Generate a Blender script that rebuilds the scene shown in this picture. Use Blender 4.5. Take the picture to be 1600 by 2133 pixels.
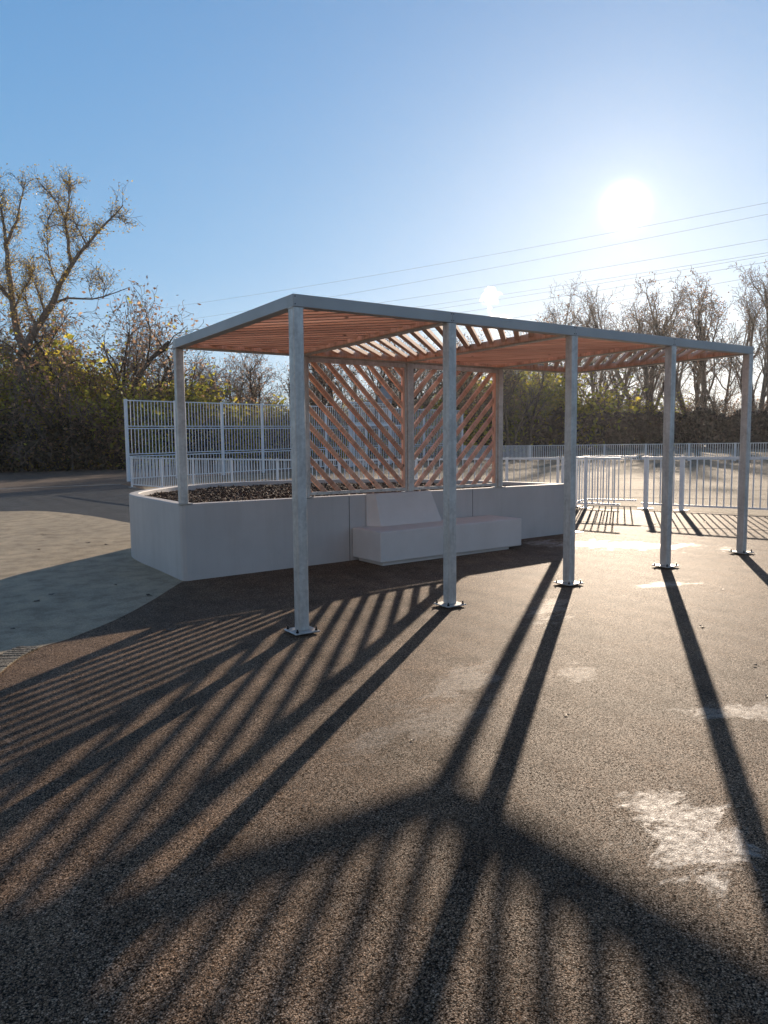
import bpy, bmesh, math, random
from mathutils import Vector, Matrix, noise
import numpy as np
PI = math.pi
sc = bpy.context.scene
for o in list(bpy.data.objects): bpy.data.objects.remove(o)

# ------------------------------------------------------------------ camera
CAM = Vector((-2.9575, -5.8569, 1.7015)); YAW, PITCH, ROLL, FPX = 0.5849, 0.0919, -0.0095, 1540.3
_fw = Vector((math.sin(YAW)*math.cos(PITCH), math.cos(YAW)*math.cos(PITCH), -math.sin(PITCH)))
_rt = Vector((math.cos(YAW), -math.sin(YAW), 0)); _up = _rt.cross(_fw)
RT = _rt*math.cos(ROLL)+_up*math.sin(ROLL); UP = -_rt*math.sin(ROLL)+_up*math.cos(ROLL); FW = _fw
cd = bpy.data.cameras.new('camera'); cam = bpy.data.objects.new('camera', cd); sc.collection.objects.link(cam)
M = Matrix((RT, UP, -FW)).transposed().to_4x4(); M.translation = CAM; cam.matrix_world = M
cd.sensor_fit = 'HORIZONTAL'; cd.sensor_width = 36; cd.lens = 36*FPX/1600; cd.clip_end = 3000; cd.clip_start = 0.05
sc.camera = cam

# ------------------------------------------------------------------ world, sun, exposure
SUN_AZ, SUN_EL = math.radians(51.25), math.radians(16.27)     # azimuth from +Y towards +X
SD = Vector((math.sin(SUN_AZ)*math.cos(SUN_EL), math.cos(SUN_AZ)*math.cos(SUN_EL), math.sin(SUN_EL)))
w = bpy.data.worlds.new('World'); sc.world = w; w.use_nodes = True
nt = w.node_tree; nt.nodes.clear()
def N(t, **k):
    n = nt.nodes.new(t)
    for a, b in k.items(): setattr(n, a, b)
    return n
out = N('ShaderNodeOutputWorld'); bg = N('ShaderNodeBackground'); sky = N('ShaderNodeTexSky')
sky.sky_type = 'NISHITA'; sky.sun_disc = False; sky.sun_elevation = SUN_EL; sky.sun_rotation = SUN_AZ
sky.air_density = 1.0; sky.dust_density = 0.6; sky.ozone_density = 1.6; sky.altitude = 100
bg.inputs[1].default_value = 0.014
nt.links.new(sky.outputs[0], bg.inputs[0])
# winter sky by elevation: pale horizon, blue above, zenith darkened to deepen ground shadows
tg = N('ShaderNodeTexCoord'); ng = N('ShaderNodeVectorMath', operation='NORMALIZE'); nt.links.new(tg.outputs['Generated'], ng.inputs[0])
sx = N('ShaderNodeSeparateXYZ'); nt.links.new(ng.outputs[0], sx.inputs[0])
gr = N('ShaderNodeValToRGB'); nt.links.new(sx.outputs['Z'], gr.inputs[0]); el_ = gr.color_ramp.elements
while len(el_) < 6: el_.new(.5)
for q_, (p_, c_) in zip(el_, ((0.0, (.36, .55, .72)), (.07, (.29, .53, .76)), (.22, (.175, .42, .72)), (.42, (.12, .335, .65)), (.60, (.088, .265, .56)), (.74, (.012, .03, .075)))): q_.position = p_; q_.color = (*c_, 1)
bg2 = N('ShaderNodeBackground'); bg2.inputs[1].default_value = 0.64; dq = N('ShaderNodeVectorMath', operation='DOT_PRODUCT'); dq.inputs[1].default_value = -SD; nt.links.new(ng.outputs[0], dq.inputs[0])
mr = N('ShaderNodeMapRange'); mr.inputs[1].default_value = .15; mr.inputs[2].default_value = .95; mr.inputs[3].default_value = 0; mr.inputs[4].default_value = .75; nt.links.new(dq.outputs['Value'], mr.inputs[0])
mw = N('ShaderNodeMix', data_type='RGBA'); nt.links.new(mr.outputs[0], mw.inputs[0]); nt.links.new(gr.outputs[0], mw.inputs[6]); mw.inputs[7].default_value = (.46, .38, .33, 1)   # warm tint added opposite the sun to warm the shaded faces
nt.links.new(mw.outputs[2], bg2.inputs[0])
a0 = N('ShaderNodeAddShader'); nt.links.new(bg.outputs[0], a0.inputs[0]); nt.links.new(bg2.outputs[0], a0.inputs[1])
# real glow of the sky round the sun (the aureole), laid out by direction to the sun
tc = N('ShaderNodeTexCoord'); dp = N('ShaderNodeVectorMath', operation='DOT_PRODUCT'); dp.inputs[1].default_value = SD
nm = N('ShaderNodeVectorMath', operation='NORMALIZE'); nt.links.new(tc.outputs['Generated'], nm.inputs[0]); nt.links.new(nm.outputs[0], dp.inputs[0])
cl = N('ShaderNodeMath', operation='MINIMUM'); cl.inputs[1].default_value = 1.0; nt.links.new(dp.outputs['Value'], cl.inputs[0])
ang = N('ShaderNodeMath', operation='ARCCOSINE'); nt.links.new(cl.outputs[0], ang.inputs[0])
def expo(scale, power, amp):
    a = N('ShaderNodeMath', operation='DIVIDE'); a.inputs[1].default_value = scale; nt.links.new(ang.outputs[0], a.inputs[0])
    b = N('ShaderNodeMath', operation='POWER'); b.inputs[1].default_value = power; nt.links.new(a.outputs[0], b.inputs[0])
    c = N('ShaderNodeMath', operation='MULTIPLY'); c.inputs[1].default_value = -1; nt.links.new(b.outputs[0], c.inputs[0])
    d = N('ShaderNodeMath', operation='EXPONENT'); nt.links.new(c.outputs[0], d.inputs[0])
    e = N('ShaderNodeMath', operation='MULTIPLY'); e.inputs[1].default_value = amp; nt.links.new(d.outputs[0], e.inputs[0])
    return e
e1, e2, e3 = expo(0.0095, 1.4, 14.0), expo(0.050, 1.0, 0.15), expo(0.26, 1.0, 0.02)
s1 = N('ShaderNodeMath', operation='ADD'); nt.links.new(e1.outputs[0], s1.inputs[0]); nt.links.new(e2.outputs[0], s1.inputs[1])
s2 = N('ShaderNodeMath', operation='ADD'); nt.links.new(s1.outputs[0], s2.inputs[0]); nt.links.new(e3.outputs[0], s2.inputs[1])
gl = N('ShaderNodeBackground'); gl.inputs[0].default_value = (1.0, 0.93, 0.86, 1); nt.links.new(s2.outputs[0], gl.inputs[1])
ad = N('ShaderNodeAddShader'); nt.links.new(a0.outputs[0], ad.inputs[0]); nt.links.new(gl.outputs[0], ad.inputs[1])
nt.links.new(ad.outputs[0], out.inputs[0])
sl = bpy.data.lights.new('sun', 'SUN'); sl.energy = 5.0; sl.angle = math.radians(0.5); sl.color = (1.0, 0.82, 0.63)
so = bpy.data.objects.new('sun', sl); sc.collection.objects.link(so); so.rotation_euler = SD.to_track_quat('Z', 'Y').to_euler(); so.location = SD*50
sc.view_settings.view_transform = 'Standard'; sc.view_settings.look = 'None'; sc.view_settings.exposure = 0.5; sc.view_settings.gamma = 1

# ------------------------------------------------------------------ helpers
def gz(x): return 0.0133*x                       # the yard falls gently towards -X
def ray(px, py): return FW + RT*((px-800)/FPX) - UP*((py-1066.5)/FPX)
def at(px, D, h=0.0):                            # ground point under photo column px at depth D
    d = ray(px, 925); p = CAM + d*D; return Vector((p.x, p.y, gz(p.x)+h))
def pt(px, py, D): return CAM + ray(px, py)*D
def tag(o, label=None, cat=None, group=None, kind=None):
    if label: o['label'] = label
    if cat: o['category'] = cat
    if group: o['group'] = group
    if kind: o['kind'] = kind
    return o
def empty(name, loc, label, cat, group=None):
    o = bpy.data.objects.new(name, None); o.empty_display_size = .2; sc.collection.objects.link(o); o.location = loc
    return tag(o, label, cat, group)
class MB:
    def __init__(s): s.v = []; s.f = []; s.m = []
    def quad(s, a, b, c, d, mi=0):
        n = len(s.v); s.v += [tuple(a), tuple(b), tuple(c), tuple(d)]; s.f.append((n, n+1, n+2, n+3)); s.m.append(mi)
    def prism(s, pts, dirv, mi=0):               # closed prism: polygon pts extruded by vector
        n = len(s.v); k = len(pts); d = Vector(dirv)
        s.v += [tuple(p) for p in pts] + [tuple(Vector(p)+d) for p in pts]
        s.f.append(tuple(range(n+k-1, n-1, -1))); s.f.append(tuple(range(n+k, n+2*k)))
        for i in range(k):
            j = (i+1) % k; s.f.append((n+i, n+j, n+k+j, n+k+i))
        s.m += [mi]*(k+2)
    def box(s, x0, y0, z0, x1, y1, z1, mi=0):
        s.prism([(x0, y0, z0), (x1, y0, z0), (x1, y1, z0), (x0, y1, z0)], (0, 0, z1-z0), mi)
    def obox(s, a, b, w, z0, z1, mi=0, za=0, zb=0):   # upright box along a->b (2D), width w; za/zb ground height at ends
        a = Vector((a[0], a[1], 0)); b = Vector((b[0], b[1], 0)); t = (b-a).normalized(); n = Vector((-t.y, t.x, 0))*(w/2)
        k = len(s.v)
        for z in (z0, z1):
            for p, zz in ((a-n, za), (b-n, zb), (b+n, zb), (a+n, za)): s.v.append((p.x, p.y, z+zz))
        for f in ((3, 2, 1, 0), (4, 5, 6, 7), (0, 1, 5, 4), (1, 2, 6, 5), (2, 3, 7, 6), (3, 0, 4, 7)): s.f.append(tuple(k+i for i in f)); s.m.append(mi)
    def tube(s, pts, rad, sides=5, mi=0, cap=False):
        n0 = len(s.v); P = [Vector(p) for p in pts]; up = Vector((0.13, 0.27, 1)).normalized(); last = None
        for i, p in enumerate(P):
            d = (P[min(i+1, len(P)-1)]-P[max(i-1, 0)])
            if d.length < 1e-9: d = Vector((0, 0, 1))
            d.normalize()
            a = (last - d*last.dot(d)) if last else d.cross(Vector((1, 0.3, 0.1)))
            if a.length < 1e-6: a = d.cross(Vector((0, 1, 0)))
            a.normalize(); last = a; b = d.cross(a); r = rad[i] if hasattr(rad, '__len__') else rad
            for k in range(sides):
                t = 2*PI*k/sides; q = p + a*(math.cos(t)*r) + b*(math.sin(t)*r); s.v.append((q.x, q.y, q.z))
        for i in range(len(P)-1):
            for k in range(sides):
                k2 = (k+1) % sides; A = n0+i*sides
                s.f.append((A+k, A+k2, A+sides+k2, A+sides+k)); s.m.append(mi)
        if cap:
            s.f.append(tuple(n0+k for k in range(sides-1, -1, -1))); s.f.append(tuple(n0+(len(P)-1)*sides+k for k in range(sides))); s.m += [mi, mi]
    def build(s, name, mats, parent=None, smooth=False, bevel=0, seg=1):
        me = bpy.data.meshes.new(name); me.from_pydata(s.v, [], s.f)
        if not isinstance(mats, (list, tuple)): mats = [mats]
        for m in mats: me.materials.append(m)
        if len(mats) > 1: me.polygons.foreach_set('material_index', s.m)
        if smooth: me.polygons.foreach_set('use_smooth', [True]*len(s.f))
        me.update()
        o = bpy.data.objects.new(name, me); sc.collection.objects.link(o)
        if parent: o.parent = parent
        if bevel:
            b = o.modifiers.new('bevel', 'BEVEL'); b.width = bevel; b.segments = seg; b.limit_method = 'ANGLE'; b.angle_limit = math.radians(40)
        return o
def copy_tree(o, parent=None):
    c = o.copy(); sc.collection.objects.link(c); c.parent = parent
    for ch in list(o.children): copy_tree(ch, c)
    return c

# ------------------------------------------------------------------ materials
def mat(name, col, rough=.6, metal=0, spec=None):
    m = bpy.data.materials.new(name); m.use_nodes = True; t = m.node_tree; p = t.nodes['Principled BSDF']
    p.inputs['Base Color'].default_value = (*col, 1); p.inputs['Roughness'].default_value = rough; p.inputs['Metallic'].default_value = metal
    if spec is not None: p.inputs['Specular IOR Level'].default_value = spec
    return m, t, p
def nd(t, ty, **k):
    n = t.nodes.new(ty)
    for a, b in k.items(): setattr(n, a, b)
    return n
def ramp(t, src, stops):
    r = nd(t, 'ShaderNodeValToRGB'); e = r.color_ramp.elements
    while len(e) < len(stops): e.new(.5)
    for i, (p, c) in enumerate(stops): e[i].position = p; e[i].color = (*c, 1) if len(c) == 3 else c
    t.links.new(src, r.inputs[0]); return r
def coords(t, kind='Object', scale=(1, 1, 1), rot=(0, 0, 0)):
    c = nd(t, 'ShaderNodeTexCoord'); m = nd(t, 'ShaderNodeMapping'); m.inputs['Scale'].default_value = scale; m.inputs['Rotation'].default_value = rot
    t.links.new(c.outputs[kind], m.inputs[0]); return m.outputs[0]
def tnoise(t, vec, scale, detail=4, rough=.55, dist=0):
    n = nd(t, 'ShaderNodeTexNoise'); n.inputs['Scale'].default_value = scale; n.inputs['Detail'].default_value = detail; n.inputs['Roughness'].default_value = rough
    n.inputs['Distortion'].default_value = dist; t.links.new(vec, n.inputs['Vector']); return n
def bump(t, p, h, strength, dist=.01):
    b = nd(t, 'ShaderNodeBump'); b.inputs['Strength'].default_value = strength; b.inputs['Distance'].default_value = dist
    t.links.new(h, b.inputs['Height']); t.links.new(b.outputs[0], p.inputs['Normal']); return b
def mix(t, fac, a, b, mode='MIX'):
    m = nd(t, 'ShaderNodeMix', data_type='RGBA', blend_type=mode)
    if isinstance(fac, (int, float)): m.inputs[0].default_value = fac
    else: t.links.new(fac, m.inputs[0])
    for i, x in ((6, a), (7, b)):
        if isinstance(x, (tuple, list)): m.inputs[i].default_value = (*x, 1)
        else: t.links.new(x, m.inputs[i])
    return m.outputs[2]
def mth(t, op, a, b=None, clamp=False):
    m = nd(t, 'ShaderNodeMath', operation=op); m.use_clamp = clamp
    for i, x in enumerate((a, b)):
        if x is None: continue
        if isinstance(x, (int, float)): m.inputs[i].default_value = x
        else: t.links.new(x, m.inputs[i])
    return m.outputs[0]

def aggregate(name, dark, mid, light, scale, rough=.55, bstr=.6, bdist=.006, patches=(), blotch=.25, gapk=.95):
    """open-textured bound gravel / asphalt: stones from a voronoi, big tonal blotches, paler, smoother patches where given"""
    m, t, p = mat(name, mid, rough, 0, .3)
    v = coords(t)
    warp = tnoise(t, v, scale*.7, 2, .5); wv = nd(t, 'ShaderNodeVectorMath', operation='SCALE'); wv.inputs[3].default_value = 1.1/scale; t.links.new(warp.outputs['Color'], wv.inputs[0])
    va = nd(t, 'ShaderNodeVectorMath', operation='ADD'); t.links.new(v, va.inputs[0]); t.links.new(wv.outputs[0], va.inputs[1])
    vo = nd(t, 'ShaderNodeTexVoronoi', feature='F1'); vo.inputs['Scale'].default_value = scale; t.links.new(va.outputs[0], vo.inputs['Vector'])
    sep = nd(t, 'ShaderNodeSeparateColor'); t.links.new(vo.outputs['Color'], sep.inputs[0])
    col = ramp(t, sep.outputs[0], [(.10, dark), (.30, mid), (.74, mid), (.95, light)]).outputs[0]
    pit = tnoise(t, v, scale*.42, 3, .6)
    gap = mth(t, 'MULTIPLY', ramp(t, vo.outputs['Distance'], [(.38, (1, 1, 1)), (.72, (.12, .12, .12))]).outputs[0], ramp(t, pit.outputs[0], [(.34, (.22, .22, .22)), (.50, (1, 1, 1))]).outputs[0])
    col = mix(t, gapk, col, gap, 'MULTIPLY')
    nb = tnoise(t, v, .55, 5, .6, .4)
    col = mix(t, 1.0, col, ramp(t, nb.outputs[0], [(.3, (1-blotch,)*3), (.7, (1+blotch*.4,)*3)]).outputs[0], 'MULTIPLY')
    n2 = tnoise(t, v, 3.2, 4, .65)
    col = mix(t, 1.0, col, ramp(t, n2.outputs[0], [(.32, (.66, .64, .62)), (.5, (.95, .95, .95)), (.68, (1.16, 1.13, 1.08))]).outputs[0], 'MULTIPLY')
    hgt = mth(t, 'ADD', mth(t, 'MULTIPLY', mth(t, 'SUBTRACT', 1.0, vo.outputs['Distance']), .9), mth(t, 'MULTIPLY', pit.outputs[0], .9))
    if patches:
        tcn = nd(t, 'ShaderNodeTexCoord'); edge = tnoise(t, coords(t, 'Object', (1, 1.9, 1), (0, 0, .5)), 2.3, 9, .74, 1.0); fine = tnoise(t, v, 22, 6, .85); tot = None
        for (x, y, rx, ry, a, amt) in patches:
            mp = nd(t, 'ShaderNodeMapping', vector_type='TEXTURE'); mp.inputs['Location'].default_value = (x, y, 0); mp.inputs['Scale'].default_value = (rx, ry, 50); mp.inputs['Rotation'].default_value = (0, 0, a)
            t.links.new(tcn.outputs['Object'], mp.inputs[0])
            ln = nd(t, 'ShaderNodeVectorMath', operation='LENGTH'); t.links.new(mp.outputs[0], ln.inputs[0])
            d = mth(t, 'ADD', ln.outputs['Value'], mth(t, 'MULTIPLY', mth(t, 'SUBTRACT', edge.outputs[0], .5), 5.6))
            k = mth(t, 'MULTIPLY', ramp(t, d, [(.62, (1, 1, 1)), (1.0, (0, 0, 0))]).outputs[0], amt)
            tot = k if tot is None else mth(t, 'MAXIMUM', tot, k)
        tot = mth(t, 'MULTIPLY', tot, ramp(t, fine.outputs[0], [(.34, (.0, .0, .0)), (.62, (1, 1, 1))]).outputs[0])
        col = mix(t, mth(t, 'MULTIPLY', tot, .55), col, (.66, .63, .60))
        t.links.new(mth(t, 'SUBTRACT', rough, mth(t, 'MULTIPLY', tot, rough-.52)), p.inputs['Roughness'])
    sc_ = mth(t, 'MULTIPLY', gap, ramp(t, sep.outputs[2], [(.1, (.02,)*3), (.55, (.28,)*3), (1, (.75,)*3)]).outputs[0])
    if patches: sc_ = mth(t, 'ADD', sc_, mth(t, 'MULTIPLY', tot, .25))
    t.links.new(sc_, p.inputs['Specular IOR Level'])
    t.links.new(col, p.inputs['Base Color'])
    bump(t, p, hgt, bstr, bdist)
    return m
PALE_SPOTS = [(-.17, -4.0, .36, .21, .55, 1.0), (1.15, -2.22, .2, .14, .9, .32), (1.45, -3.42, .34, .14, -.6, .6), (.33, -1.86, .5, .2, .5, .28), (-.27, -2.3, .6, .25, .3, .22),  # ragged patches of paler, smoother ground
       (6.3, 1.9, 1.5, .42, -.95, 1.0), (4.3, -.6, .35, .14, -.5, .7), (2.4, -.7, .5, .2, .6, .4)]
M_ground = aggregate('brown bound gravel', (.028, .017, .011), (.30, .19, .118), (.72, .51, .355), 175, .68, .40, .004, PALE_SPOTS, .40)
M_beige = aggregate('beige fine concrete', (.39, .325, .23), (.52, .435, .31), (.62, .53, .40), 160, .62, .2, .002, (), .14, .3)
M_dark = aggregate('dark blue grey asphalt', (.05, .055, .06), (.105, .115, .125), (.25, .26, .28), 130, .6, .6, .005, (), .25)
M_far = aggregate('worn brown asphalt', (.17, .135, .105), (.26, .205, .165), (.34, .28, .23), 90, .75, .25, .003, (), .35, .6)
M_court = aggregate('sandy court surface', (.26, .21, .15), (.38, .31, .22), (.48, .41, .31), 110, .8, .25, .003, (), .25, .5)

m, t, p = mat('galvanised steel', (.5, .51, .52), .45, .35)
v = coords(t); vo = nd(t, 'ShaderNodeTexVoronoi'); vo.inputs['Scale'].default_value = 38; t.links.new(v, vo.inputs['Vector'])
sp = nd(t, 'ShaderNodeSeparateColor'); t.links.new(vo.outputs['Color'], sp.inputs[0]); n1 = tnoise(t, v, 4.5, 6, .7, .8); n2 = tnoise(t, coords(t, 'Object', (6, 6, .7)), 3, 5, .6)
c = ramp(t, n1.outputs[0], [(.3, (.46, .435, .41)), (.5, (.60, .575, .54)), (.72, (.69, .66, .62))]).outputs[0]
c = mix(t, .22, c, ramp(t, sp.outputs[0], [(0, (.35, .36, .37)), (1, (.75, .75, .73))]).outputs[0])
c = mix(t, 1.0, c, ramp(t, n2.outputs[0], [(.35, (.82, .80, .77)), (.6, (1, 1, 1))]).outputs[0], 'MULTIPLY')
t.links.new(c, p.inputs['Base Color']); t.links.new(ramp(t, n1.outputs[0], [(.3, (.58,)*3), (.7, (.40,)*3)]).outputs[0], p.inputs['Roughness'])
bump(t, p, n1.outputs[0], .12, .003); M_galv = m
m, t, p = mat('painted grey steel', (.33, .345, .36), .5, .35); n1 = tnoise(t, coords(t), 2, 4)
t.links.new(ramp(t, n1.outputs[0], [(.3, (.35, .34, .33)), (.7, (.42, .41, .40))]).outputs[0], p.inputs['Base Color']); M_beam = m
m, t, p = mat('white coated railing', (.62, .64, .68), .42); n1 = tnoise(t, coords(t), 3, 3)
t.links.new(ramp(t, n1.outputs[0], [(.3, (.74, .75, .78)), (.7, (.84, .85, .86))]).outputs[0], p.inputs['Base Color']); M_rail = m
def wood(name, rot):
    m, t, p = mat(name, (.42, .2, .13), .62)
    v = coords(t, 'Object', (1, 1, 1), rot)
    mp = nd(t, 'ShaderNodeMapping'); mp.inputs['Scale'].default_value = (1.0, 26, 26); t.links.new(v, mp.inputs[0])
    g = tnoise(t, mp.outputs[0], 2.2, 6, .65, .6)
    mp2 = nd(t, 'ShaderNodeMapping'); mp2.inputs['Scale'].default_value = (.35, 4.3, 4.3); t.links.new(v, mp2.inputs[0])
    b = tnoise(t, mp2.outputs[0], 1.4, 2, .5)
    c = ramp(t, g.outputs[0], [(.28, (.50, .26, .18)), (.5, (.78, .47, .35)), (.72, (.86, .59, .46))]).outputs[0]
    c = mix(t, 1.0, c, ramp(t, b.outputs[0], [(.3, (.72, .66, .6)), (.7, (1.12, 1.1, 1.05))]).outputs[0], 'MULTIPLY')
    gi = nd(t, 'ShaderNodeNewGeometry'); c = mix(t, 1.0, c, ramp(t, gi.outputs['Random Per Island'], [(0, (.78, .72, .68)), (.5, (.97, .95, .93)), (1, (1.1, 1.12, 1.1))]).outputs[0], 'MULTIPLY')
    kn = nd(t, 'ShaderNodeTexVoronoi'); kn.inputs['Scale'].default_value = 3.3; t.links.new(v, kn.inputs['Vector'])
    c = mix(t, ramp(t, kn.outputs['Distance'], [(.05, (.85,)*3), (.1, (0, 0, 0))]).outputs[0], c, (.12, .045, .03))
    t.links.new(c, p.inputs['Base Color']); bump(t, p, g.outputs[0], .2, .002); return m
M_wA = wood('larch slats falling', (0, PI/4, 0)); M_wB = wood('larch slats rising', (0, -PI/4, 0))
M_wP = wood('larch roof slats', (0, 0, -PI/4)); M_wM = wood('larch roof slats mirrored', (0, 0, PI/4)); M_wV = wood('larch trim', (0, PI/2, 0))
m, t, p = mat('fair faced concrete', (.42, .42, .43), .62); v = coords(t); n1 = tnoise(t, v, 1.3, 5, .6, .3); n2 = tnoise(t, v, 90, 3, .6)
c = ramp(t, n1.outputs[0], [(.3, (.49, .47, .455)), (.7, (.56, .535, .515))]).outputs[0]
c = mix(t, 1.0, c, ramp(t, n2.outputs[0], [(.3, (.93,)*3), (.7, (1.03,)*3)]).outputs[0], 'MULTIPLY'); vh = nd(t, 'ShaderNodeTexVoronoi'); vh.inputs['Scale'].default_value = 11; t.links.new(v, vh.inputs['Vector'])
c = mix(t, ramp(t, vh.outputs['Distance'], [(.03, (.5,)*3), (.055, (0, 0, 0))]).outputs[0], c, (.16, .155, .15))
st3 = tnoise(t, coords(t, 'Object', (2.2, 2.2, .22)), 2.6, 5, .65); c = mix(t, 1.0, c, ramp(t, st3.outputs[0], [(.34, (.94, .935, .925)), (.56, (1, 1, 1))]).outputs[0], 'MULTIPLY')
t.links.new(c, p.inputs['Base Color']); bump(t, p, n2.outputs[0], .12, .002); M_conc = m
m, t, p = mat('pale cast concrete', (.55, .53, .5), .6); v = coords(t); n1 = tnoise(t, v, 2, 5, .6); n2 = tnoise(t, v, 120, 2, .6)
c = ramp(t, n1.outputs[0], [(.3, (.62, .575, .545)), (.7, (.70, .655, .625))]).outputs[0]
c = mix(t, 1.0, c, ramp(t, n2.outputs[0], [(.3, (.94,)*3), (.7, (1.03,)*3)]).outputs[0], 'MULTIPLY'); t.links.new(c, p.inputs['Base Color']); bump(t, p, n2.outputs[0], .1, .002); M_cast = m
M_bolt, _, _ = mat('blackened bolts', (.03, .03, .032), .4, .8)
M_gap, _, _ = mat('dark joint filler', (.035, .033, .032), .9)
M_joint, _, _ = mat('court joint filler', (.16, .13, .10), .9)
M_white, _, _ = mat('white line paint', (.62, .61, .57), .6)
m, t, p = mat('bark mulch', (.09, .05, .03), .75, 0, .5); oi = nd(t, 'ShaderNodeNewGeometry')
t.links.new(ramp(t, oi.outputs['Random Per Island'], [(0, (.014, .007, .004)), (.5, (.055, .027, .014)), (.88, (.13, .066, .036)), (1, (.42, .28, .18))]).outputs[0], p.inputs['Base Color']); M_mulch = m
m, t, p = mat('damp soil', (.02, .013, .01), .9); M_soil = m
def bark(name, a, b):
    m, t, p = mat(name, a, .85); n1 = tnoise(t, coords(t, 'Object', (1, 1, .35)), 9, 5, .7)
    t.links.new(ramp(t, n1.outputs[0], [(.35, a), (.65, b)]).outputs[0], p.inputs['Base Color']); bump(t, p, n1.outputs[0], .5, .02); return m
M_bark = bark('dark furrowed bark', (.028, .021, .016), (.085, .066, .05))
M_twig = bark('grey brown twigs', (.11, .082, .064), (.26, .195, .15))
M_plane = bark('blotched plane bark', (.11, .085, .068), (.30, .24, .19))
def leafm(name, stops, trans=.45):
    m = bpy.data.materials.new(name); m.use_nodes = True; t = m.node_tree; p = t.nodes['Principled BSDF']; p.inputs['Roughness'].default_value = .5
    g = nd(t, 'ShaderNodeNewGeometry'); r = ramp(t, g.outputs['Random Per Island'], stops); t.links.new(r.outputs[0], p.inputs['Base Color'])
    tr = nd(t, 'ShaderNodeBsdfTranslucent'); t.links.new(r.outputs[0], tr.inputs[0]); mx = nd(t, 'ShaderNodeMixShader'); mx.inputs[0].default_value = trans
    t.links.new(p.outputs[0], mx.inputs[1]); t.links.new(tr.outputs[0], mx.inputs[2]); t.links.new(mx.outputs[0], t.nodes['Material Output'].inputs[0]); return m
M_lyel = leafm('yellowing leaves', [(0, (.28, .24, .04)), (.5, (.52, .44, .05)), (1, (.72, .60, .08))], .72)
M_lgold = leafm('golden poplar leaves', [(0, (.28, .19, .05)), (.6, (.52, .38, .10)), (1, (.70, .52, .12))], .5)
M_lgrn = leafm('yellow green leaves', [(0, (.14, .16, .03)), (.5, (.36, .38, .06)), (1, (.66, .62, .10))], .72)
M_lbrn = leafm('brown withered leaves', [(0, (.14, .085, .055)), (.6, (.32, .20, .13)), (1, (.56, .38, .24))], .7)
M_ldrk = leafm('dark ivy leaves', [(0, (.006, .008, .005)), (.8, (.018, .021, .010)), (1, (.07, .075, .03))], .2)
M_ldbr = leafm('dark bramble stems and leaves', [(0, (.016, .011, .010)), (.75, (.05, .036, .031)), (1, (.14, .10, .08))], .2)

# ------------------------------------------------------------------ ground
def sheet(name, poly, dz, m, kind='structure'):
    b = MB(); b.v = [(x, y, gz(x)+dz) for x, y in poly]; b.f = [tuple(range(len(poly)))]; b.m = [0]
    return tag(b.build(name, m), kind=kind)
b = MB(); b.v = [(x, y, gz(x)) for x, y in ((-140, -50), (600, -50), (600, 400), (-140, 400))]; b.f = [(0, 1, 2, 3)]; b.m = [0]
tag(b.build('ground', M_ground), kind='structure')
def arc(pts, n=8):                                # Catmull-Rom through points
    o = []
    for i in range(len(pts)-1):
        p0, p1, p2, p3 = [Vector(pts[max(0, min(len(pts)-1, j))]) for j in (i-1, i, i+1, i+2)]
        for k in range(n):
            t = k/n; q = .5*((2*p1)+(p2-p0)*t+(2*p0-5*p1+4*p2-p3)*t*t+(3*p1-p0-3*p2+p3)*t**3); o.append((q.x, q.y))
    o.append(tuple(pts[-1])); return o
lo = arc([(.4, 3.6), (0, 3.2), (-.62, 2.35), (-1.18, 1.66), (-1.72, 1.17), (-2.03, .96), (-2.37, .39), (-3.2, -1.6), (-4.4, -5.5), (-6, -12)])
up_ = arc([(-9, 26), (-4.5, 21.0), (-.95, 16.6), (.22, 15.6), (.95, 13.3), (1.32, 10.7), (1.7, 9.0), (2.2, 7.5)])
sheet('concrete_pavement', lo + [(-30, -12), (-30, 26)] + up_ + [(2.2, 5)], .004, M_beige)
sheet('asphalt_path', [(-30, 26)] + up_ + [(6, 9), (8.8, 9.8), (8.2, 14), (6.6, 18.4), (5.0, 22.5), (4.4, 26.4), (1.9, 26.0), (0.1, 25.3), (-9, 22.6), (-30, 17)][0:0] + [(2.6, 8.6), (7.6, 9.0), (7.2, 12.6), (5.7, 17.2), (5.0, 22.3), (5.2, 27.0), (2.0, 25.6), (-.2, 24.8), (-10, 29), (-30, 36)], .002, M_dark)
sheet('parking_asphalt', [(-90, 33), (-.1, 24.9), (5.3, 27.1), (6.4, 28.2), (34, 37.6), (46, 46), (46, 90), (-90, 90)], .003, M_far)
b = MB()
for a, c in (((-20, 33.0), (5.2, 27.0)),):
    b.obox(a, c, .10, .005, .010, 0, gz(a[0]), gz(c[0]))
tag(b.build('road_marking', M_white), kind='structure')
sheet('sports_court', [(4.9, 22.3), (5.9, 17.1), (6.9, 13.2), (8.9, 9.0), (10.5, 6.6), (11.6, 3.9), (12.8, -2), (70, -10), (70, 45), (34, 37.8), (6.3, 28.3)], .0035, M_court)
b = MB()
for a, c, wd in (((14.0, 11.6), (21.5, 1.8), .16), ((18.2, 16.2), (28, 3.2), .12), ((23.5, 21), (36, 5), .14), ((29, 26), (44, 7), .14), ((12.4, 9.2), (17.5, 1.2), .05)):
    b.obox(a, c, wd, .0045, .0075, 0, gz(a[0]), gz(c[0]))
tag(b.build('court_joint', M_joint), kind='structure')
b = MB()
pj = arc([(7.9, 5.6), (8.56, 4.1), (8.85, 2.44), (9.4, 1.8), (9.85, .9), (10.6, -1)], 6)
for i in range(len(pj)-1): b.obox(pj[i], pj[i+1], .035, .001, .004, 0, gz(pj[i][0]), gz(pj[i+1][0]))
tag(b.build('pavement_joint', M_gap), kind='structure')
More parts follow.
